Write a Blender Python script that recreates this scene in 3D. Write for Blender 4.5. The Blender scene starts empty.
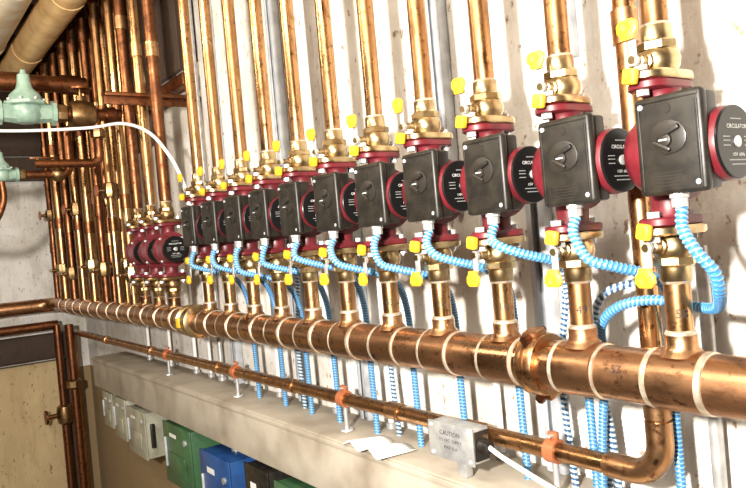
import bpy, bmesh, math, random
from mathutils import Vector, Matrix
random.seed(4)
Z0=1.6
# ------------------------------------------------------------ materials
def new_mat(name):
    m=bpy.data.materials.new(name); m.use_nodes=True
    nt=m.node_tree; b=nt.nodes['Principled BSDF']; return m,nt,b
def mat(name,col,rough=.5,metal=0,col2=None,scale=20,bump=0,lo=.4,hi=.65,coat=0,detail=5,spec=.5):
    m,nt,b=new_mat(name)
    b.inputs['Base Color'].default_value=(*col,1)
    b.inputs['Roughness'].default_value=rough
    b.inputs['Metallic'].default_value=metal
    b.inputs['Coat Weight'].default_value=coat
    b.inputs['Specular IOR Level'].default_value=spec
    if col2 or bump:
        n=nt.nodes.new('ShaderNodeTexNoise')
        geo=nt.nodes.new('ShaderNodeNewGeometry')
        n.inputs['Scale'].default_value=scale; n.inputs['Detail'].default_value=detail
        nt.links.new(geo.outputs['Position'],n.inputs['Vector'])
        if col2:
            r=nt.nodes.new('ShaderNodeValToRGB')
            r.color_ramp.elements[0].position=lo; r.color_ramp.elements[1].position=hi
            r.color_ramp.elements[0].color=(*col,1); r.color_ramp.elements[1].color=(*col2,1)
            nt.links.new(n.outputs['Fac'],r.inputs['Fac']); nt.links.new(r.outputs['Color'],b.inputs['Base Color'])
        if bump:
            bp=nt.nodes.new('ShaderNodeBump'); bp.inputs['Strength'].default_value=bump; bp.inputs['Distance'].default_value=.003
            nt.links.new(n.outputs['Fac'],bp.inputs['Height']); nt.links.new(bp.outputs['Normal'],b.inputs['Normal'])
    return m
def copper(name,c1,c2,c3,rough,vec=(1,1,1),scale=14):
    """aged copper: clean metal, brown patina patches and small dark spots"""
    m,nt,b=new_mat(name); geo=nt.nodes.new('ShaderNodeNewGeometry')
    def ns(sc,v,d,rg=.6):
        mp=nt.nodes.new('ShaderNodeMapping'); mp.inputs['Scale'].default_value=v
        n=nt.nodes.new('ShaderNodeTexNoise'); n.inputs['Scale'].default_value=sc; n.inputs['Detail'].default_value=d; n.inputs['Roughness'].default_value=rg
        nt.links.new(geo.outputs['Position'],mp.inputs['Vector']); nt.links.new(mp.outputs['Vector'],n.inputs['Vector']); return n
    def rp(n,a,bb):
        r=nt.nodes.new('ShaderNodeMapRange'); r.inputs['From Min'].default_value=a; r.inputs['From Max'].default_value=bb
        nt.links.new(n.outputs['Fac'],r.inputs['Value']); return r
    def mx(f,A,B):
        x=nt.nodes.new('ShaderNodeMix'); x.data_type='RGBA'; nt.links.new(f.outputs['Result'],x.inputs['Factor'])
        if isinstance(A,tuple): x.inputs['A'].default_value=(*A,1)
        else: nt.links.new(A.outputs['Result'],x.inputs['A'])
        x.inputs['B'].default_value=(*B,1); return x
    p=rp(ns(scale,vec,7,.7),.38,.64); a=mx(p,c1,c2); a=mx(rp(ns(scale*2.6,vec,6,.7),.53,.68),a,tuple((c2[k]+c3[k])/2 for k in range(3)))
    a=mx(rp(ns(80,(1,1,1),4),.59,.69),a,c3)
    nt.links.new(a.outputs['Result'],b.inputs['Base Color'])
    b.inputs['Metallic'].default_value=1
    rr=nt.nodes.new('ShaderNodeMapRange'); rr.inputs['To Min'].default_value=rough; rr.inputs['To Max'].default_value=rough+.22
    nt.links.new(p.outputs['Result'],rr.inputs['Value']); nt.links.new(rr.outputs['Result'],b.inputs['Roughness'])
    return m
COPPER=copper('aged_copper_pipe',(.59,.345,.160),(.32,.155,.062),(.12,.055,.028),.20,(1,1,.4))
COPPER_H=copper('aged_copper_header',(.56,.315,.165),(.33,.16,.078),(.13,.058,.030),.23,(.5,1,1))
COPPER_D=copper('dark_copper',(.28,.115,.05),(.13,.05,.024),(.05,.02,.01),.3)
COPPER_L=copper('copper_sleeve',(.56,.33,.165),(.36,.18,.085),(.14,.06,.03),.24)
SOLDER=mat('solder_ring',(.64,.57,.46),.42,.75,(.40,.30,.20),60,.1)
BRASS=mat('brass',(.52,.40,.22),.30,1,(.29,.19,.09),45,.15,.4,.7)
BRASS_D=mat('old_brass',(.34,.22,.10),.38,1,(.18,.10,.05),45,.15,.4,.7)
STEEL=mat('galvanized_steel',(.52,.52,.51),.42,.6,(.36,.36,.36),40,.05)
STEELP=mat('grey_painted_metal',(.42,.44,.46),.5,.1,(.30,.31,.33),30)
YELLOW=mat('yellow_plastic',(.70,.36,.016),.45,0,(.48,.23,.010),60,0,.5,.75)
RED=mat('maroon_paint',(.115,.009,.014),.42,0,(.065,.005,.008),35,.1,spec=.4)
BLACK=mat('black_plastic',(.0085,.007,.0055),.42,0,(.018,.015,.011),50,.15,spec=.35)
BLACKE=mat('black_plastic_embossed',(.016,.013,.010),.40,spec=.4)
BLACKL=mat('label_black',(.006,.006,.006),.28,spec=.25)
WHITE=mat('white_print',(.60,.60,.58),.5)
GREYP=mat('grey_print',(.20,.20,.195),.5)
BLUE=mat('blue_cable_jacket',(.028,.15,.34),.34)
CWHITE=mat('pale_cable_band',(.18,.34,.48),.34)
NAVY=mat('dark_cable_jacket',(.02,.07,.16),.45)
NAVYW=mat('cable_pale_strand',(.38,.46,.50),.45)
INK=mat('marker_ink',(.02,.012,.01),.6)
GREENV=mat('pale_green_enamel',(.28,.40,.32),.4,0,(.18,.27,.22),30,.1)
INSUL=mat('tan_pipe_insulation',(.90,.63,.30),.5,0,(.70,.44,.18),14,.2)
INSULW=mat('cream_pipe_insulation',(.95,.86,.66),.5,0,(.80,.64,.40),12,.2)
LEDGE=mat('ledge_paint',(.38,.335,.27),.6,0,(.21,.17,.125),9,.25,.40,.75,detail=9)
GBOX=mat('green_box_paint',(.04,.105,.045),.4,0,(.025,.07,.03),20)
BBOX=mat('blue_box_paint',(.012,.06,.20),.4,0,(.01,.04,.14),20)
TBOX=mat('beige_box_paint',(.30,.29,.22),.45,0,(.20,.19,.14),20)
PAPER=mat('paper',(.85,.84,.80),.7)
PVC=mat('white_pvc',(.72,.72,.70),.4)
CLAMP=mat('red_clamp',(.36,.12,.05),.4,.3)

def wall_mat(name,base,mid,dark,stain=.72,scale=1.0,low_shade=None,zl=0):
    m,nt,b=new_mat(name)
    geo=nt.nodes.new('ShaderNodeNewGeometry')
    def noise(sc,vec=(1,1,1),det=6,rough=.6):
        mp=nt.nodes.new('ShaderNodeMapping'); mp.inputs['Scale'].default_value=vec
        n=nt.nodes.new('ShaderNodeTexNoise'); n.inputs['Scale'].default_value=sc; n.inputs['Detail'].default_value=det
        n.inputs['Roughness'].default_value=rough
        nt.links.new(geo.outputs['Position'],mp.inputs['Vector']); nt.links.new(mp.outputs['Vector'],n.inputs['Vector']); return n
    def ramp(n,p0,p1):
        r=nt.nodes.new('ShaderNodeValToRGB'); r.color_ramp.elements[0].position=p0; r.color_ramp.elements[1].position=p1
        nt.links.new(n.outputs['Fac'],r.inputs['Fac']); return r
    def mix(fac,a,bc):
        x=nt.nodes.new('ShaderNodeMix'); x.data_type='RGBA'
        nt.links.new(fac.outputs[0],x.inputs['Factor'])
        if isinstance(a,tuple): x.inputs['A'].default_value=(*a,1)
        else: nt.links.new(a.outputs['Result'],x.inputs['A'])
        x.inputs['B'].default_value=(*bc,1); return x
    md=tuple((mid[k]+dark[k])/2 for k in range(3))
    a=mix(ramp(noise(3*scale),.40,.66),base,mid)
    a=mix(ramp(noise(11*scale,(1,1,.35),9,.75),.48,stain),a,mid)
    a=mix(ramp(noise(6*scale,(2.2,2.2,.35),9,.75),.53,.74),a,md)
    a=mix(ramp(noise(22*scale,(1,1,.5),8,.8),.58,.72),a,md)
    a=mix(ramp(noise(60*scale,(1,1,.6),3,.6),.62,.70),a,dark)
    if low_shade:
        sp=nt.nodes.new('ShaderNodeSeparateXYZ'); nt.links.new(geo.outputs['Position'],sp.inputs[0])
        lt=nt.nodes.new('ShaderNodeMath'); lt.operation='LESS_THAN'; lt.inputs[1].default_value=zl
        nt.links.new(sp.outputs['Z'],lt.inputs[0]); a=mix(lt,a,low_shade)
    nt.links.new(a.outputs['Result'],b.inputs['Base Color'])
    b.inputs['Roughness'].default_value=.75
    n=noise(28,(1,1,1),8,.7); bp=nt.nodes.new('ShaderNodeBump'); bp.inputs['Strength'].default_value=.5; bp.inputs['Distance'].default_value=.008
    nt.links.new(n.outputs['Fac'],bp.inputs['Height']); nt.links.new(bp.outputs['Normal'],b.inputs['Normal'])
    return m
WALL=wall_mat('whitewashed_concrete',(.74,.72,.69),(.50,.465,.41),(.25,.17,.11),low_shade=(.26,.18,.09),zl=Z0-.55)  # brown shade under the ledge is put into the lower wall colour
WALL2=wall_mat('beige_concrete',(.50,.38,.21),(.40,.30,.16),(.20,.13,.06))
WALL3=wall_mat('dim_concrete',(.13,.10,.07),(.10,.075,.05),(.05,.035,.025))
DARKWOOD=wall_mat('dark_wood',(.055,.032,.020),(.035,.02,.012),(.015,.010,.006))
FLOORM=wall_mat('concrete_floor',(.20,.18,.16),(.15,.135,.12),(.10,.08,.07))

# ------------------------------------------------------------ mesh builder
def frame(axis):
    a=Vector(axis).normalized(); h=Vector((0,0,1)) if abs(a.z)<.9 else Vector((0,1,0))
    u=a.cross(h).normalized(); v=a.cross(u).normalized(); return a,u,v
def smooth_path(pts,n=8):
    P=[Vector(p) for p in pts]; out=[]
    for i in range(len(P)-1):
        p0=P[max(i-1,0)];p1=P[i];p2=P[i+1];p3=P[min(i+2,len(P)-1)]
        for k in range(n):
            t=k/n
            out.append(.5*((2*p1)+(p2-p0)*t+(2*p0-5*p1+4*p2-p3)*t*t+(3*p1-p0-3*p2+p3)*t**3))
    out.append(P[-1]); return out
def fillet_path(pts,r,n=8):
    P=[Vector(p) for p in pts]; out=[P[0]]
    for i in range(1,len(P)-1):
        a=(P[i-1]-P[i]).normalized(); b=(P[i+1]-P[i]).normalized()
        ang=a.angle(b); t=r/math.tan(ang/2)
        s=P[i]+a*t; e=P[i]+b*t; c=P[i]+(a+b).normalized()*(r/math.sin(ang/2))
        va=s-c; vb=e-c; tot=va.angle(vb)
        for k in range(n+1):
            f=k/n; out.append(c+(va*math.sin((1-f)*tot)+vb*math.sin(f*tot))/math.sin(tot))
    out.append(P[-1]); return out
class MB:
    def __init__(s): s.v=[];s.f=[];s.m=[];s.mats=[]
    def mi(s,m):
        if m not in s.mats: s.mats.append(m)
        return s.mats.index(m)
    def add(s,vs,fs,m):
        o=len(s.v); s.v+= [tuple(x) for x in vs]; k=s.mi(m)
        for f in fs: s.f.append([i+o for i in f]); s.m.append(k)
    def lathe(s,o,axis,prof,m,seg=28,rot=0):
        a,u,v=frame(axis); o=Vector(o); vs=[];fs=[]
        for t,r in prof:
            for k in range(seg):
                an=2*math.pi*k/seg+rot; vs.append(o+a*t+(u*math.cos(an)+v*math.sin(an))*max(r,1e-5))
        for i in range(len(prof)-1):
            for k in range(seg):
                k2=(k+1)%seg; fs.append([i*seg+k,i*seg+k2,(i+1)*seg+k2,(i+1)*seg+k])
        fs.append(list(range(seg))[::-1]); L=(len(prof)-1)*seg; fs.append([L+k for k in range(seg)])
        s.add(vs,fs,m)
    def cyl(s,p0,p1,r,m,seg=20,ch=0):
        p0=Vector(p0);p1=Vector(p1);L=(p1-p0).length
        pr=[(0,r),(L,r)] if not ch else [(0,r-ch),(ch,r),(L-ch,r),(L,r-ch)]
        s.lathe(p0,p1-p0,pr,m,seg)
    def box(s,c,size,m,bev=0,rot=None,seg=2):
        bm=bmesh.new(); bmesh.ops.create_cube(bm,size=1)
        for v in bm.verts: v.co=Vector((v.co.x*size[0],v.co.y*size[1],v.co.z*size[2]))
        if bev: bmesh.ops.bevel(bm,geom=bm.edges[:],offset=bev,segments=seg,affect='EDGES',profile=.5)
        R=rot if rot else Matrix.Identity(3); c=Vector(c)
        bm.verts.index_update()
        vs=[R@v.co+c for v in bm.verts]; fs=[[v.index for v in f.verts] for f in bm.faces]; bm.free(); s.add(vs,fs,m)
    def prism(s,outline,axis,o,th,m,bev=0):
        a=Vector(axis[0]);u=Vector(axis[1]);v=Vector(axis[2]);o=Vector(o);n=len(outline);vs=[];fs=[]
        cx=sum(p[0] for p in outline)/n; cy=sum(p[1] for p in outline)/n
        lay=[(0,1),(th,1)] if not bev else [(0,1-bev),(th*.15,1),(th*.8,1),(th,1-bev)]
        for t,k in lay:
            for p in outline: vs.append(o+a*t+u*(cx+(p[0]-cx)*k)+v*(cy+(p[1]-cy)*k))
        for i in range(len(lay)-1):
            for j in range(n): fs.append([i*n+j,i*n+(j+1)%n,(i+1)*n+(j+1)%n,(i+1)*n+j])
        fs.append(list(range(n))[::-1]); L=(len(lay)-1)*n; fs.append([L+j for j in range(n)])
        s.add(vs,fs,m)
    def tube(s,pts,r,m,seg=14,m2=None,helix=0,rid=0,duty=.6):
        P=[Vector(p) for p in pts]; n=len(P); T=[]
        for i in range(n):
            T.append((P[min(i+1,n-1)]-P[max(i-1,0)]).normalized())
        a,u,v=frame(T[0]); vs=[]
        for i in range(n):
            u=(u-T[i]*u.dot(T[i])).normalized(); v=T[i].cross(u)
            for k in range(seg):
                an=2*math.pi*k/seg; q=r
                if helix:
                    ph=((i+k*helix/seg)%helix)/helix; q=r*(1+rid*math.cos(2*math.pi*(ph-.85)))
                vs.append(P[i]+(u*math.cos(an)+v*math.sin(an))*q)
        o=len(s.v); s.v+=[tuple(x) for x in vs]; k1=s.mi(m); k2=s.mi(m2) if m2 else k1
        for i in range(n-1):
            for k in range(seg):
                kk=(k+1)%seg; s.f.append([o+i*seg+k,o+i*seg+kk,o+(i+1)*seg+kk,o+(i+1)*seg+k])
                ph=((i+k*helix/seg)%helix)/helix if helix else 0
                s.m.append(k2 if (helix and ph>=duty) else k1)
        s.f.append([o+k for k in range(seg)][::-1]); s.m.append(k1)
        s.f.append([o+(n-1)*seg+k for k in range(seg)]); s.m.append(k1)
    def text(s,txt,size,fn,m):
        """flat lettering mapped onto a surface by fn(x,y)->Vector"""
        cu=bpy.data.curves.new('t','FONT'); cu.body=txt; cu.size=size; cu.align_x='CENTER'; cu.align_y='CENTER'; cu.resolution_u=2
        ob=bpy.data.objects.new('t',cu); bpy.context.scene.collection.objects.link(ob)
        me=ob.to_mesh(); vs=[fn(v.co.x,v.co.y) for v in me.vertices]; fs=[list(p.vertices) for p in me.polygons]
        ob.to_mesh_clear(); bpy.data.objects.remove(ob); bpy.data.curves.remove(cu)
        s.add(vs,fs,m)
    def mesh(s,name,ang=38):
        me=bpy.data.meshes.new(name); me.from_pydata(s.v,[],s.f)
        for m in s.mats: me.materials.append(m)
        me.polygons.foreach_set('material_index',s.m)
        bm=bmesh.new(); bm.from_mesh(me); bmesh.ops.recalc_face_normals(bm,faces=bm.faces[:]); bm.to_mesh(me); bm.free()
        me.polygons.foreach_set('use_smooth',[True]*len(me.polygons)); me.set_sharp_from_angle(angle=math.radians(ang)); me.update()
        return me
    def obj(s,name,loc=(0,0,0),**k):
        return place(s.mesh(name),name,loc)
def place(me,name,loc=(0,0,0),rot=(0,0,0)):
    o=bpy.data.objects.new(name,me); bpy.context.scene.collection.objects.link(o); o.location=loc; o.rotation_euler=rot; return o
def resample(P,step):
    out=[P[0].copy()]; acc=0
    for i in range(1,len(P)):
        a=P[i-1];b=P[i];L=(b-a).length
        while acc+L>=step:
            t=(step-acc)/L; a=a+(b-a)*t; out.append(a.copy()); L=(b-a).length; acc=0
            if L<1e-9: break
        acc+=L
    out.append(P[-1].copy()); return out

# ------------------------------------------------------------ room
WY=.17; XE=-3.95; CE=1.22
def slab(name,c,size,m):
    b=MB(); b.box((0,0,0),size,m); return b.obj(name,c)
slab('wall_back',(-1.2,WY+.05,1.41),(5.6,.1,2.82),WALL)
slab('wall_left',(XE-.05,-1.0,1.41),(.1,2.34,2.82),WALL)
slab('wall_right',(1.65,-1.0,1.41),(.1,2.34,2.82),WALL3)
slab('wall_front',(-1.15,-2.25,1.41),(5.7,.1,2.82),WALL3)
slab('floor',(-1.15,-1.04,-.05),(5.7,2.5,.1),FLOORM)
slab('ceiling',(-1.15,-1.04,Z0+CE+.05),(5.7,2.5,.1),DARKWOOD)
for x in (-3.7,-3.25,-2.8,-2.35,-1.9,-1.45,-1.0,-.5,0,.5,1.0):
    b=MB(); b.box((0,0,0),(.06,2.2,.11),DARKWOOD,.004); b.obj('ceiling_joist',(x,-1.06,Z0+CE-.053))
b=MB()
for k in range(6): b.box((0,0,k*.128),(.03,2.2,.122),DARKWOOD,.003)
b.obj('added_dark_panel',(XE+.016,-1.0,Z0+.50))  # dark boards added to make the upper end wall darker
b=MB()
for k in range(15):
    zb=(.62 if k>=11 else .42) if k>=7 else -.05
    b.box((k*.118,0,(zb+1.1)/2),(.112,.02,1.1-zb),DARKWOOD,.003)
b.obj('added_dark_panel',(XE+.09,WY-.0105,Z0))  # boards added to darken the back wall behind the left pipes
b=MB(); b.box((0,0,0),(.06,1.9,1.1),WALL2,.006); b.box((.035,.90,0),(.02,.04,1.1),DARKWOOD,.003); b.box((.035,.45,0),(.02,.012,1.1),DARKWOOD,.002)
b.obj('low_partition',(XE+.031,-.86,.56))
b=MB(); b.box((0,0,0),(.10,1.9,.12),DARKWOOD,.004); b.obj('dark_gap_strip_1',(XE+.051,-.86,Z0-.41))  # dark strip added to read as a shadowed gap above the partition

b=MB(); b.box((0,0,0),(4.6,.154,.128),LEDGE,.006)
b.box((0,-.079,.055),(4.6,.006,.012),LEDGE,.002); b.obj('wall_ledge',(-3.24+2.3,.092,Z0-.482))

for x,zb,zt in ((-.99,.03,1.2),(-.78,-.417,.12),(-1.33,-.417,.2),(-2.03,-.417,1.2),(-1.62,-.417,1.2),(-.33,-.417,.02),(-.70,.25,1.2)):
    b=MB(); h=zt-zb
    b.box((0,.008,0),(.036,.003,h),STEELP,.0008); b.box((-.0175,-.002,0),(.003,.022,h),STEELP,.0008); b.box((.0175,-.002,0),(.003,.022,h),STEELP,.0008)
    b.box((-.012,-.012,0),(.009,.003,h),STEELP,.0008); b.box((.012,-.012,0),(.009,.003,h),STEELP,.0008)
    b.obj('strut_channel',(x,WY-.0115,Z0+(zb+zt)/2))

# ------------------------------------------------------------ pump mesh
def oval(hl,r,n=10):
    pts=[]
    for k in range(n+1):
        a=-math.pi/2+math.pi*k/n; pts.append((hl-r+r*math.cos(a),r*math.sin(a)))
    for k in range(n+1):
        a=math.pi/2+math.pi*k/n; pts.append((-(hl-r)+r*math.cos(a),r*math.sin(a)))
    return pts
AX_Z=((0,0,1),(0,1,0),(1,0,0))
def pump_mesh(box=True):
    b=MB()
    b.lathe((-.036,-.002,0),(1,0,0),[(0,.012),(.003,.027),(.010,.040),(.022,.048),(.046,.049),(.050,.054),(.060,.054),(.062,.045)],RED,36)
    for sgn in (1,-1):
        b.lathe((0,0,sgn*.03),(0,0,sgn),[(0,.026),(.02,.021),(.038,.020),(.044,.024)],RED,24)
        b.prism(oval(.044,.024),AX_Z,(0,0,sgn*.077-.005),.010,RED,.06)
        for y in (-.034,.034):
            b.lathe((0,y,sgn*.072),(0,0,-sgn),[(0,.0075),(.007,.0075)],STEEL,6)
    cy=-.015
    prof=[(.02,.042),(.026,.042),(.028,.040)]
    x=.030
    while x<.076:
        prof+=[(x,.0395),(x+.003,.0395),(x+.0035,.0375),(x+.0055,.0375)]; x+=.006
    prof+=[(.079,.0395),(.085,.0390),(.088,.0378)]
    b.lathe((0,cy,0),(1,0,0),prof,RED,36)
    for k in range(4):
        a=math.pi/4+k*math.pi/2
        b.lathe((.026,-.004+.047*math.cos(a),.047*math.sin(a)),(1,0,0),[(0,.004),(.008,.004),(.0085,.003)],STEEL,10)
    b.lathe((.0875,cy,0),(1,0,0),[(0,.0385),(.0022,.0385),(.003,.0375)],BLACKL,36)
    xx=.0907
    b.lathe((.090,cy,0),(1,0,0),[(0,.006),(.002,.006),(.003,.004)],STEEL,16)
    sp=lambda dz:(lambda X,Y: Vector((xx+.0002,cy+X,Y+dz)))
    b.text('CIRCULATOR',.0062,sp(.0155),WHITE)
    b.text('115V  60Hz',.0050,sp(-.0135),WHITE)
    for z,w in ((.0235,.020),(-.019,.034),(-.0235,.026)):
        b.box((xx,cy,z),(.0005,w,.0012),GREYP)
    for y in (-.02,.02):
        for z in (.005,.001,-.004): b.box((xx,cy+y,z),(.0005,.012,.0011),GREYP)
    if box:
        cx=.043; h=.106; z0=.005
        b.box((cx,-.040,z0),(.072,.028,h-.004),BLACK,.004)
        b.box((cx,-.0545,z0),(.078,.013,h),BLACK,.005,None,3)
        yf=-.0612
        b.box((cx,yf,z0+.047),(.070,.002,.003),BLACK,.0007)
        b.box((cx+.033,yf,z0-.004),(.003,.002,.09),BLACK,.0007)
        b.box((cx-.033,yf,z0-.004),(.003,.002,.09),BLACK,.0007)
        fan=[(.021*math.cos(a),.019*math.sin(a)) for a in [math.radians(-40+k*22) for k in range(10)]]+[(-.013,-.010),(-.004,-.017),(.008,-.016)]
        b.prism(fan,((0,-1,0),(1,0,0),(0,0,1)),(cx,-.0605,z0+.006),.003,BLACKE,.08)
        b.box((cx+.002,-.065,z0+.012),(.028,.006,.006),BLACK,.002,Matrix.Rotation(-.35,3,'Y'))
        b.box((cx-.006,-.065,z0-.002),(.022,.005,.005),BLACKE,.002,Matrix.Rotation(.5,3,'Y'))
        b.lathe((cx-.002,-.0625,z0+.004),(0,-1,0),[(0,.008),(.004,.007),(.005,.004)],BLACKE,16)
        b.box((cx-.002,-.0680,z0+.004),(.010,.002,.002),STEELP,.0005)
        for px,pz in ((-.030,.043),(.030,-.043)):
            b.lathe((cx+px,-.060,z0+pz),(0,-1,0),[(0,.0032),(.0025,.0028)],STEELP,12)
        b.lathe((cx,-.0605,z0+.037),(0,-1,0),[(0,.0055),(.0012,.005)],BLACKE,14)
        for k in range(5): b.box((cx-.004,-.0613,z0-.030-k*.0035),(.036-.004*(k%3),.0007,.0010),BLACKE)
        b.lathe((.042,-.048,z0-h/2+.002),(0,0,-1),[(0,.010),(.006,.010),(.007,.0085),(.016,.0085)],STEEL,8)
    return b.mesh('pump_mesh')
PM=pump_mesh(); PM2=pump_mesh(False)

def valve_mesh(yel=True,br=BRASS):
    b=MB()
    b.prism(oval(.046,.025),AX_Z,(0,0,0),.010,br,.05)
    for y in (-.034,.034):
        b.lathe((0,y,.010),(0,0,1),[(0,.008),(.007,.008),(.008,.006)],STEEL,6); b.cyl((0,y,.016),(0,y,.022),.0035,STEEL,10)
    b.lathe((0,0,.008),(0,0,1),[(0,.019),(.003,.020),(.009,.0235),(.018,.0245),(.026,.022),(.029,.020)],br,28)
    b.lathe((0,0,.034),(0,0,1),[(0,.0215),(.002,.0235),(.010,.0235),(.012,.0215)],br,8)
    b.lathe((0,0,.045),(0,0,1),[(0,.0185),(.004,.0180),(.018,.0178),(.019,.017)],br,24)
    b.lathe((0,0,.0625),(0,0,1),[(0,.0178),(.002,.0174),(.004,.0158)],SOLDER,24)
    b.lathe((0,-.021,.022),(0,-1,0),[(0,.0095),(.006,.0095),(.007,.007),(.017,.007),(.018,.0045),(.030,.0045)],br,16)
    b.lathe((0,-.043,.022),(0,-1,0),[(0,.007),(.005,.007)],STEEL,6)
    if yel:
        b.box((0,-.047,.036),(.010,.0025,.032),STEEL,.001)
        b.box((0,-.0495,.049),(.010,.006,.0025),STEEL,.0008)
        # flattened lever grip with rounded lobes and a centre hole boss
        b.prism([(-.007,0),(.007,0),(.0085,.005),(.012,.009),(.0125,.017),(.008,.022),(-.008,.022),(-.0125,.017),(-.012,.009),(-.0085,.005)],((0,1,0),(1,0,0),(0,0,1)),(0,-.0565,.044),.006,YELLOW,.14)
        b.lathe((0,-.0565,.0575),(0,-1,0),[(0,.0055),(.0012,.005),(.0005,.003)],YELLOW,12)
        b.box((-.002,-.052,.004),(.017,.010,.018),YELLOW,.003,Matrix.Rotation(.2,3,'Y'))
        b.lathe((-.002,-.056,.004),(0,-1,0),[(0,.0045),(.003,.004)],YELLOW,12)
    else:
        b.box((0,-.047,.036),(.010,.003,.042),br,.001)
    return b.mesh('valve_mesh')
VM=valve_mesh(); VMO=valve_mesh(False,BRASS_D)
VH=.065

RX=[-.451-.1373*i for i in range(11)]
PZ=.065; FT=PZ+.0825; FB=PZ-.0825; MZ=-.197; MR=.034
def wrap_v(r,z,ang):
    def fn(X,Y):
        a=X/r+ang; return Vector(((r+.0004)*math.sin(a),-(r+.0004)*math.cos(a),z+Y))
    return fn
def riser(x,r=.0150,top=CE,m=COPPER,num=None,dz=0):
    b=MB()
    b.cyl((0,0,FT+VH+dz+.0015),(0,0,top),r,m,24)
    b.cyl((0,0,FB-VH+dz-.0015),(0,0,MZ+.030),r,m,24)
    b.lathe((0,0,MZ+.030),(0,0,1),[(0,.026),(.006,.0215),(.010,.0185),(.024,.0185),(.025,.0175)],COPPER_L,24)
    b.lathe((0,0,MZ+.0545),(0,0,1),[(0,.0180),(.003,.0174),(.005,r)],SOLDER,24)
    zz=FT+VH+dz+.40+random.random()*.25
    b.lathe((0,0,zz),(0,0,1),[(0,r),(.001,r+.003),(.045,r+.003),(.046,r)],COPPER_L,24)
    if num: b.text(num,.015,wrap_v(r,-.118,.75),INK)
    b.obj('copper_riser_pipe',(x,0,Z0))
nums=['58','49','16','16','43','12','10','9','8','7','6']
for i,x in enumerate(RX):
    riser(x,num=nums[i])
    place(PM,'circulator_pump',(x,0,Z0+PZ),(0,0,random.uniform(-.03,.03)))
    place(VM,'isolation_valve',(x,0,Z0+FT),(0,0,random.uniform(-.12,.12)))
    place(VM,'isolation_valve',(x,0,Z0+FB),(0,math.pi,random.uniform(-.12,.12)))
for i in range(12,15):
    x=-.451-.1373*i
    riser(x,.0185,CE,COPPER if i%2 else COPPER_D,dz=-.05)
    place(PM2,'small_circulator_pump',(x,0,Z0+PZ-.05))
    place(VMO,'isolation_valve',(x,0,Z0+FT-.05)); place(VMO,'isolation_valve',(x,0,Z0+FB-.05),(0,math.pi,0))
x=-2.50; i=0
while x>-3.74:
    b=MB(); r=random.choice((.015,.019,.024)); m=random.choice((COPPER,COPPER_D,COPPER))
    y=(0,.055)[i%2]
    z0=MZ+.03 if y==0 else MZ+.02
    b.cyl((0,0,z0),(0,0,CE),r,m,18)
    if y>0: b.tube(fillet_path([(0,0,z0+.08),(0,0,MZ),(0,-.04,MZ)],.03),r,m,16)
    zv=(-.03,-.05,.25)[i%3]+random.uniform(-.03,.03)
    b.lathe((0,0,zv-.03),(0,0,1),[(0,r),(.004,r+.006),(.02,r+.010),(.04,r+.010),(.056,r+.006),(.06,r)],BRASS_D if i%3 else BRASS,8)
    b.lathe((0,-r-.006,zv),(0,-1,0),[(0,.008),(.028,.006)],BRASS_D,10)
    if i%3==2: b.lathe((0,-r-.030,zv),(0,-1,0),[(0,.018),(.002,.022),(.006,.022),(.008,.018)],CLAMP,16)
    else: b.box((.012,-r-.034,zv),(.045,.005,.010),BRASS_D,.002)
    for zz in (.15,.55,.9):
        zc=zz+random.uniform(-.1,.1); b.lathe((0,0,zc),(0,0,1),[(0,r),(.001,r+.003),(.05,r+.003),(.051,r)],COPPER_L if i%2 else COPPER_D,18)
    b.obj('copper_vertical_pipe',(x,y,Z0)); i+=1; x-=.088

# ------------------------------------------------------------ manifold
b=MB()
path=fillet_path([(1.3,0,MZ),(-3.80,0,MZ),(-3.80,-2.1,MZ)],.09)
b.tube(path,MR,COPPER_H,40)
allx=RX+[-.451-.1373*i for i in range(12,24)]
for x in allx+[-.22,-.02,.2,.5,.9]:
    b.lathe((x-.030,0,MZ),(1,0,0),[(0,MR+.0003),(.001,MR+.0022),(.059,MR+.0022),(.060,MR+.0003)],COPPER_H,40)
    for s in (-1,1):
        w=random.uniform(.005,.011)
        b.lathe((x+s*.0325-w/2,0,MZ),(1,0,0),[(0,MR),(.0012,MR+.0018),(w-.0012,MR+.0018),(w,MR)],SOLDER,40)
def wrap_h(x,ang,r=MR):
    def fn(X,Y):
        a=Y/r+ang; return Vector((x+X,-(r+.0006)*math.cos(a),MZ+(r+.0006)*math.sin(a)))
    return fn
for x,t in ((-.52,'57'),(-.85,'55'),(-1.2,'53')): b.text(t,.014,wrap_h(x,.35),INK)
b.obj('copper_manifold_pipe',(0,0,Z0))
b=MB()
G=MR+.0006
b.lathe((-.015,0,0),(1,0,0),[(0,G),(.0,MR+.008),(.004,MR+.010),(.011,MR+.010),(.013,MR+.006),(.017,MR+.006),(.019,MR+.010),(.026,MR+.010),(.030,MR+.008),(.030,G)],COPPER_L,36)
for s in (-1,1):
    b.box((0,0,s*(MR+.010)),(.024,.026,.014),COPPER_L,.003)
    b.cyl((0,-.022,s*(MR+.010)),(0,.022,s*(MR+.010)),.004,COPPER_D,10); b.lathe((0,-.024,s*(MR+.010)),(0,1,0),[(0,.007),(.008,.007)],COPPER_D,6)
o=b.obj('pipe_coupling',(-.662,0,Z0+MZ),); o.rotation_euler=(.25,0,0)
b=MB()
b.lathe((-.05,0,0),(1,0,0),[(0,G),(.004,MR+.010),(.028,MR+.012),(.032,MR+.004),(.06,MR+.004),(.064,MR+.014),(.095,MR+.014),(.10,G)],BRASS,36)
b.lathe((-.012,0,0),(1,0,0),[(0,MR+.003),(.002,MR+.009),(.024,MR+.009),(.026,MR+.003)],INSUL,30)
b.box((.0,-.045,-.0),(.024,.012,.03),YELLOW,.004); b.obj('manifold_shutoff_valve',(-1.955,0,Z0+MZ))

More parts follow.
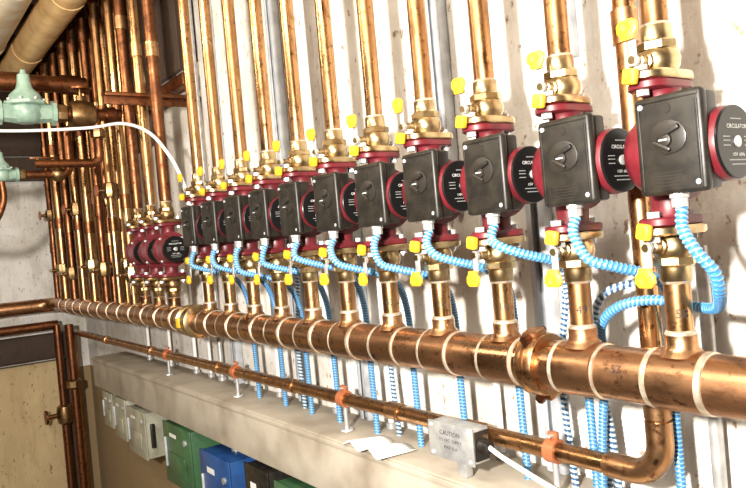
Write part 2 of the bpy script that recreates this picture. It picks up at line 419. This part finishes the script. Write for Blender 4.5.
# ------------------------------------------------------------ thin return pipe
b=MB()
TZ=-.3475; ty=.07; r=.0145
p=fillet_path([(-3.80,ty,-1.3),(-3.80,ty,TZ),(-.535,ty,TZ),(-.535,ty,CE)],.045)
b.tube(p,r,COPPER,22)
b.tube(fillet_path([(-.61,ty,TZ),(-.535,ty,TZ),(-.535,ty,TZ+.075)],.044),r+.003,COPPER_L,22)
for x in (-3.2,-2.6,-2.0,-1.55,-1.13,-.905,-.62):
    b.lathe((x,ty,TZ),(1,0,0),[(0,r),(.001,r+.003),(.04,r+.003),(.041,r)],COPPER_L,22)
for z in (-.27,.22,.75): b.lathe((-.535,ty,z),(0,0,1),[(0,r),(.001,r+.003),(.045,r+.003),(.046,r)],COPPER_L,22)
b.obj('copper_return_pipe',(0,0,Z0))
for x in (-2.41,-1.293,-.714,-1.85):
    b=MB()
    b.lathe((-.010,0,0),(1,0,0),[(0,r+.0005),(0,r+.004),(.020,r+.004),(.020,r+.0005)],CLAMP,24)
    b.box((0,0,r+.009),(.018,.008,.012),CLAMP,.002); b.cyl((-.0,-.01,r+.009),(0,.01,r+.009),.003,STEEL,8)
    b.cyl((0,0,-r-.003),(0,0,-.069),.005,STEEL,10); b.lathe((0,0,-.0695),(0,0,1),[(0,.016),(.004,.014)],STEEL,16)
    b.obj('pipe_clamp_stand',(x,ty,Z0+TZ))

# ------------------------------------------------------------ flexible conduits
def flex(name,pts,r=.0062,a=BLUE,c=CWHITE,helix=5,duty=.62):
    P=resample(smooth_path(pts,14),.0012)
    b=MB(); b.tube(P,r,a,14,c,helix,.12,duty); b.obj(name,(0,0,Z0))
rel1=[(.042,-.048,.0025),(.045,-.055,-.02),(.061,-.06,-.045),(.0725,-.05,-.067),(.065,-.03,-.092),(.035,.02,-.113),(.002,.045,-.118),(-.05,.035,-.109),(-.10,.03,-.118),(-.142,.045,-.150),(-.165,.08,-.21),(-.19,.095,-.30),(-.205,.10,-.419)]
flex('flexible_conduit',[(RX[0]+a,c,d) for a,c,d in rel1])
rel=[(.042,-.048,.0025),(.044,-.058,-.018),(.056,-.058,-.038),(.076,-.035,-.050),(.092,.005,-.064),(.090,.05,-.09),(.068,.085,-.15),(.055,.097,-.25),(.055,.10,-.419)]
for i in range(1,11):
    dz=random.uniform(-.014,.014); dx=random.uniform(-.010,.010)
    pts=[(RX[i]+a+(dx if k>1 else 0),c,d+(dz if 2<=k<len(rel)-1 else 0)) for k,(a,c,d) in enumerate(rel)]
    flex('flexible_conduit',pts)
for x in (-.72,-1.17,-1.56):
    flex('flexible_conduit',[(x,.163,.03),(x+.003,.13,-.01),(x+.006,.125,-.12),(x-.01,.12,-.25),(x,.12,-.419)],.0055,NAVY,NAVYW,7,.5)
flex('flexible_conduit',[(-.72,.163,-.02),(-.70,.12,-.05),(-.665,.07,-.10),(-.64,.055,-.145),(-.640,.08,-.21),(-.645,.115,-.30),(-.64,.12,-.419)],.0055,NAVY,NAVYW,7,.5)
flex('flexible_conduit',[(-.545,.163,-.10),(-.545,.13,-.098),(-.57,.10,-.094),(-.605,.07,-.110),(-.63,.08,-.16),(-.655,.12,-.26),(-.665,.13,-.419)],.0055,NAVY,NAVYW,7,.5)
for x,zt,zb,rr in ((-.50,-.05,-.419,.009),(-.90,1.2,-.419,.006),(-1.45,1.2,-.419,.006),(-1.88,.1,-.419,.005),(-2.35,0.1,-.419,.006),(-2.6,.1,-.419,.006),(-1.23,.2,-.419,.006),(-2.13,1.2,-.419,.008),(-1.74,.1,-.419,.005),(-2.22,.1,-.419,.005),(-2.85,.0,-.419,.006)):
    b=MB(); b.cyl((0,0,zb),(0,0,zt),rr,PVC if rr<.0065 else STEEL,14)
    b.lathe((0,0,zb),(0,0,1),[(0,rr+.006),(.012,rr+.006),(.014,rr)],STEEL,12)
    b.obj('electrical_conduit',(x,.145,Z0))

# ------------------------------------------------------------ junction box on the return pipe
b=MB()
b.box((0,0,0),(.105,.036,.058),STEEL,.003)
b.box((0,-.0195,0),(.109,.003,.062),STEEL,.001)
for sx,sz in ((-.046,.024),(.046,-.024),(.046,.024),(-.046,-.024)):
    b.lathe((sx,-.0205,sz),(0,-1,0),[(0,.004),(.002,.003)],STEELP,10)
jf=lambda dz:(lambda X,Y: Vector((X,-.0213,Y+dz)))
b.text('CAUTION',.011,jf(.014),INK); b.text('115 VAC  SUPPLY',.0075,jf(.002),INK); b.text('MAX 15 A',.0075,jf(-.010),INK)
b.lathe((.052,0,0),(1,0,0),[(0,.013),(.004,.013),(.008,.011),(.02,.010)],BLACK,14)
b.box((.053,0,0),(.004,.030,.048),BLACK,.001)
b.box((0,.008,-.0465),(.02,.016,.036),STEEL,.002)
b.obj('junction_box',(-.885,.032,Z0-.353))
b=MB(); b.tube(smooth_path([(-.815,.032,-.353),(-.79,.034,-.364),(-.75,.038,-.378),(-.71,.043,-.392),(-.65,.05,-.409),(-.58,.06,-.4135),(-.50,.08,-.4135),(-.40,.10,-.4135),(-.2,.12,-.4135)],8),.004,PVC,10); b.obj('white_power_cable',(0,0,Z0))
b=MB(); vs=[];fs=[]
N=16
for i in range(N+1):
    for j in range(5):
        u=i/N; w=j/4; vs.append(((u-.5)*.15+.01*w,(w-.5)*.085-.015*u,.001+.014*math.sin(u*6.5)**2*(1-.6*w)+.003*u))
for i in range(N):
    for j in range(4): a=i*5+j; fs.append([a,a+5,a+6,a+1])
b.add(vs,fs,PAPER); po=b.obj('crumpled_paper',(-1.14,.045,Z0-.4175))
so=po.modifiers.new('s','SOLIDIFY'); so.thickness=.0006

# ------------------------------------------------------------ electrical boxes under the ledge
def ebox(name,x0,x1,z0,z1,m,extra=None,y0=.03):
    b=MB(); w=x1-x0;h=z1-z0; d=.168-y0
    b.box((0,d/2,0),(w,d,h),m,.004); b.box((0,-.003,0),(w+.006,.006,h+.006),m,.002)
    b.box((0,-.008,-h*.15),(w*.6,.004,h*.35),m,.0015)
    b.lathe((w*.35,-.006,h*.30),(0,-1,0),[(0,.010),(.006,.010),(.007,.006)],STEEL,14)
    b.box((-w*.42,-.008,0),(.008,.008,h*.5),STEELP,.002)
    if z1<-.57: b.lathe((0,d*.5,h/2),(0,0,1),[(0,.014),(.008,.014),(.009,.011),(-.548-z1,.011)],STEEL,12)
    b.box((-w*.1,-.0085,h*.33),(w*.25,.001,h*.06),WHITE)
    if extra=='lever': b.box((w/2+.008,.02,0),(.012,.016,.09),BLACK,.004)
    b.obj(name,((x0+x1)/2,y0,Z0+(z0+z1)/2))
ebox('disconnect_switch_box',-3.15,-3.02,-.70,-.56,TBOX)
ebox('disconnect_switch_box',-2.99,-2.84,-.72,-.56,TBOX)
ebox('disconnect_switch_box',-2.81,-2.60,-.745,-.575,TBOX,'lever')
ebox('zone_control_panel',-2.39,-2.15,-.765,-.565,GBOX)
ebox('relay_box',-2.07,-1.86,-.88,-.60,BBOX)
ebox('transformer_box',-1.75,-1.62,-.86,-.575,BLACK)
ebox('zone_control_panel',-1.58,-1.30,-.86,-.585,GBOX)

# ------------------------------------------------------------ left side: regulators, big pipes
def reg():
    b=MB()
    b.lathe((0,0,-.055),(0,0,1),[(0,.02),(.004,.034),(.02,.046),(.05,.048),(.058,.044)],GREENV,28)
    b.lathe((0,0,.0),(0,0,1),[(0,.06),(.003,.064),(.012,.064),(.015,.06)],GREENV,8)
    b.lathe((0,0,.014),(0,0,1),[(0,.052),(.02,.046),(.04,.026),(.06,.020),(.085,.018),(.088,.010),(.10,.008)],GREENV,24)
    for k in range(8):
        a=k*math.pi/4+math.pi/8; b.lathe((.055*math.cos(a),.055*math.sin(a),.014),(0,0,1),[(0,.006),(.006,.006)],STEEL,6)
    for s in (-1,1):
        b.lathe((0,s*.03,-.02),(0,s,0),[(0,.034),(.03,.030),(.04,.030),(.042,.040),(.054,.040),(.056,.034)],GREENV,8)
        b.lathe((0,s*.086,-.02),(0,s,0),[(0,.024),(.012,.030),(.03,.030),(.034,.022)],BRASS_D,8)
    return b
o=reg().obj('pressure_regulator',(-2.40,-.31,Z0+.503))
o=reg().obj('pressure_regulator',(-2.56,-.375,Z0+.32)); o.scale=(.62,.62,.62)
b=MB()
b.cyl((0,-1.6,0),(0,-.431,0),.018,COPPER_D,18); b.cyl((0,-.189,0),(0,-.06,0),.020,COPPER_D,18)
b.lathe((0,-.185,0),(0,1,0),[(0,.026),(.004,.040),(.035,.048),(.075,.040),(.085,.028)],BRASS_D,14)
b.lathe((0,-.145,.03),(0,0,1),[(0,.018),(.03,.014),(.032,.006),(.05,.006)],BRASS_D,12)
b.lathe((0,-.145,.078),(0,0,1),[(0,.02),(.003,.036),(.009,.036),(.012,.02)],COPPER_D,20)
b.lathe((0,-.07,0),(0,1,0),[(0,.028),(.03,.028),(.034,.022),(.05,.02)],COPPER_D,16)
b.tube(fillet_path([(0,-.10,0),(0,-.10,-.16),(0,-.30,-.16)],.03),.014,COPPER_D,14)
b.lathe((0,-.10,-.08),(0,0,1),[(0,.016),(.006,.024),(.03,.024),(.036,.016)],BRASS_D,8)
b.obj('water_supply_branch',(-2.40,0,Z0+.482))
b=MB()
b.cyl((-2.56,-1.6,.307),(-2.56,-.45,.307),.014,COPPER_D,16)
b.tube(fillet_path([(-2.56,-.30,.307),(-2.56,-.16,.307),(-2.56,-.16,.47),(-2.56,-.05,.47)],.03),.014,COPPER_D,16)
b.lathe((-2.56,-.22,.307),(0,1,0),[(0,.018),(.01,.026),(.03,.026),(.04,.018)],BRASS_D,8)
b.lathe((-2.56,-.53,.307),(0,1,0),[(0,.018),(.01,.028),(.035,.028),(.045,.018)],BRASS_D,8)
b.lathe((-2.56,-.26,.33),(0,0,1),[(0,.010),(.03,.008)],BRASS_D,10); b.box((-2.56,-.24,.363),(.016,.09,.006),COPPER_D,.002)
b.obj('water_supply_branch',(0,0,Z0))
b=MB(); b.tube(smooth_path([(-2.56,-.375,.285),(-2.56,-.375,.22),(-2.56,-.41,.15),(-2.56,-.48,.11),(-2.56,-.58,.12),(-2.56,-.66,.15),(-2.56,-.72,.287)],8),.011,COPPER_D,12); b.obj('copper_drain_tube',(0,0,Z0))
b=MB(); b.tube(smooth_path([(-2.45,-.9,.43),(-2.42,-.6,.43),(-2.40,-.35,.425),(-2.30,-.16,.42),(-2.16,-.09,.41),(-2.02,-.06,.36),(-1.95,-.035,.29),(-1.93,-.01,.22),(-1.92,.02,.1)],10),.005,PVC,12); b.obj('white_capillary_tube',(0,0,Z0))
def ins(name,y,z,r,m,x0=XE+.035,x1=1.58):
    b=MB(); pr=[(0,r)]; L=x1-x0; t=.5
    while t<L-.1:
        pr+=[(t,r),(t+.002,r+.003),(t+.05,r+.003),(t+.052,r)]; t+=.75
    pr+=[(L,r)]; b.lathe((x0,y,z),(1,0,0),pr,m,32); b.obj(name,(0,0,Z0))
ins('insulated_pipe',-.10,.965,.066,INSUL)
ins('insulated_pipe',-.27,1.00,.085,INSULW)
b=MB(); MX=-2.764; MZZ=.665
b.cyl((MX,-2.15,MZZ),(MX,-.03,MZZ),.030,COPPER_D,22)
for y in (-1.2,-.7,-.33,-.12): b.lathe((MX,y,MZZ),(0,1,0),[(0,.031),(.001,.036),(.07,.036),(.071,.031)],COPPER_D,22)
b.obj('copper_main_pipe',(0,0,Z0))
b=MB(); b.cyl((-3.80,-2.15,-.30),(-3.80,.0,-.30),.022,COPPER_D,18); b.cyl((-3.78,-.01,-.30),(-3.78,-.01,-1.2),.018,COPPER_D,18)
b.lathe((-3.78,-.01,-.80),(0,0,1),[(0,.02),(.01,.034),(.05,.04),(.09,.034),(.1,.02)],BRASS_D,10); b.lathe((-3.78,-.04,-.75),(0,-1,0),[(0,.012),(.05,.01),(.05,.035),(.06,.035)],COPPER_D,14)
b.cyl((-3.70,.03,-.30),(-3.70,.03,-1.3),.02,COPPER_D,18)
b.lathe((-3.70,.03,-.62),(0,0,1),[(0,.022),(.01,.036),(.04,.036),(.05,.022)],BRASS_D,8)
b.obj('copper_branch_pipe',(0,0,Z0))
b=MB(); b.box((0,0,0),(.04,.30,.012),COPPER_D,.002); b.box((0,0,-.015),(.006,.30,.03),COPPER_D,.002)
b.obj('pipe_support_bracket',(-2.17,.015,Z0+.50))
b=MB(); b.box((0,0,0),(1.5,.03,.04),COPPER_D,.003); b.obj('pipe_support_rail',(-2.9,.125,Z0+.56))

# ------------------------------------------------------------ lights
def area(name,loc,target,size,e,col=(1,1,1),sy=None):
    l=bpy.data.lights.new(name,'AREA'); l.energy=e; l.size=size; l.color=col
    if sy: l.shape='RECTANGLE'; l.size_y=sy
    o=bpy.data.objects.new(name,l); bpy.context.scene.collection.objects.link(o); o.location=loc
    o.rotation_euler=(Vector(target)-Vector(loc)).to_track_quat('-Z','Y').to_euler(); return o
area('camera_flash_light',(-.12,-1.15,Z0+.18),(-1.5,.1,Z0+.15),.08,72,(1,.94,.85))
area('ceiling_light',(-.7,-1.3,Z0+1.05),(-.9,0,Z0),1.3,25,(1,.92,.78),.25)
area('ceiling_light',(-2.3,-1.5,Z0+.95),(-2.9,.1,Z0+.1),.8,11,(1,.86,.66),.2)
w=bpy.data.worlds.new('world'); bpy.context.scene.world=w; w.use_nodes=True
w.node_tree.nodes['Background'].inputs['Color'].default_value=(1,.95,.88,1); w.node_tree.nodes['Background'].inputs['Strength'].default_value=.3

# ------------------------------------------------------------ camera
f=700.
X=-Vector((-504,-37,-f)).normalized()
U=Vector((-.088,1,(504*.088-37)/f)).normalized()
Y=U.cross(X).normalized(); U=X.cross(Y).normalized()
R=Matrix((X,Y,U))
cd=bpy.data.cameras.new('camera'); co=bpy.data.objects.new('camera',cd); bpy.context.scene.collection.objects.link(co)
cd.sensor_width=36; cd.lens=36*f/746; cd.clip_start=.02
co.matrix_world=Matrix.Translation((0,-.75,Z0))@R.to_4x4()
bpy.context.scene.camera=co
sc=bpy.context.scene
sc.view_settings.view_transform='Standard'
sc.view_settings.exposure=.5
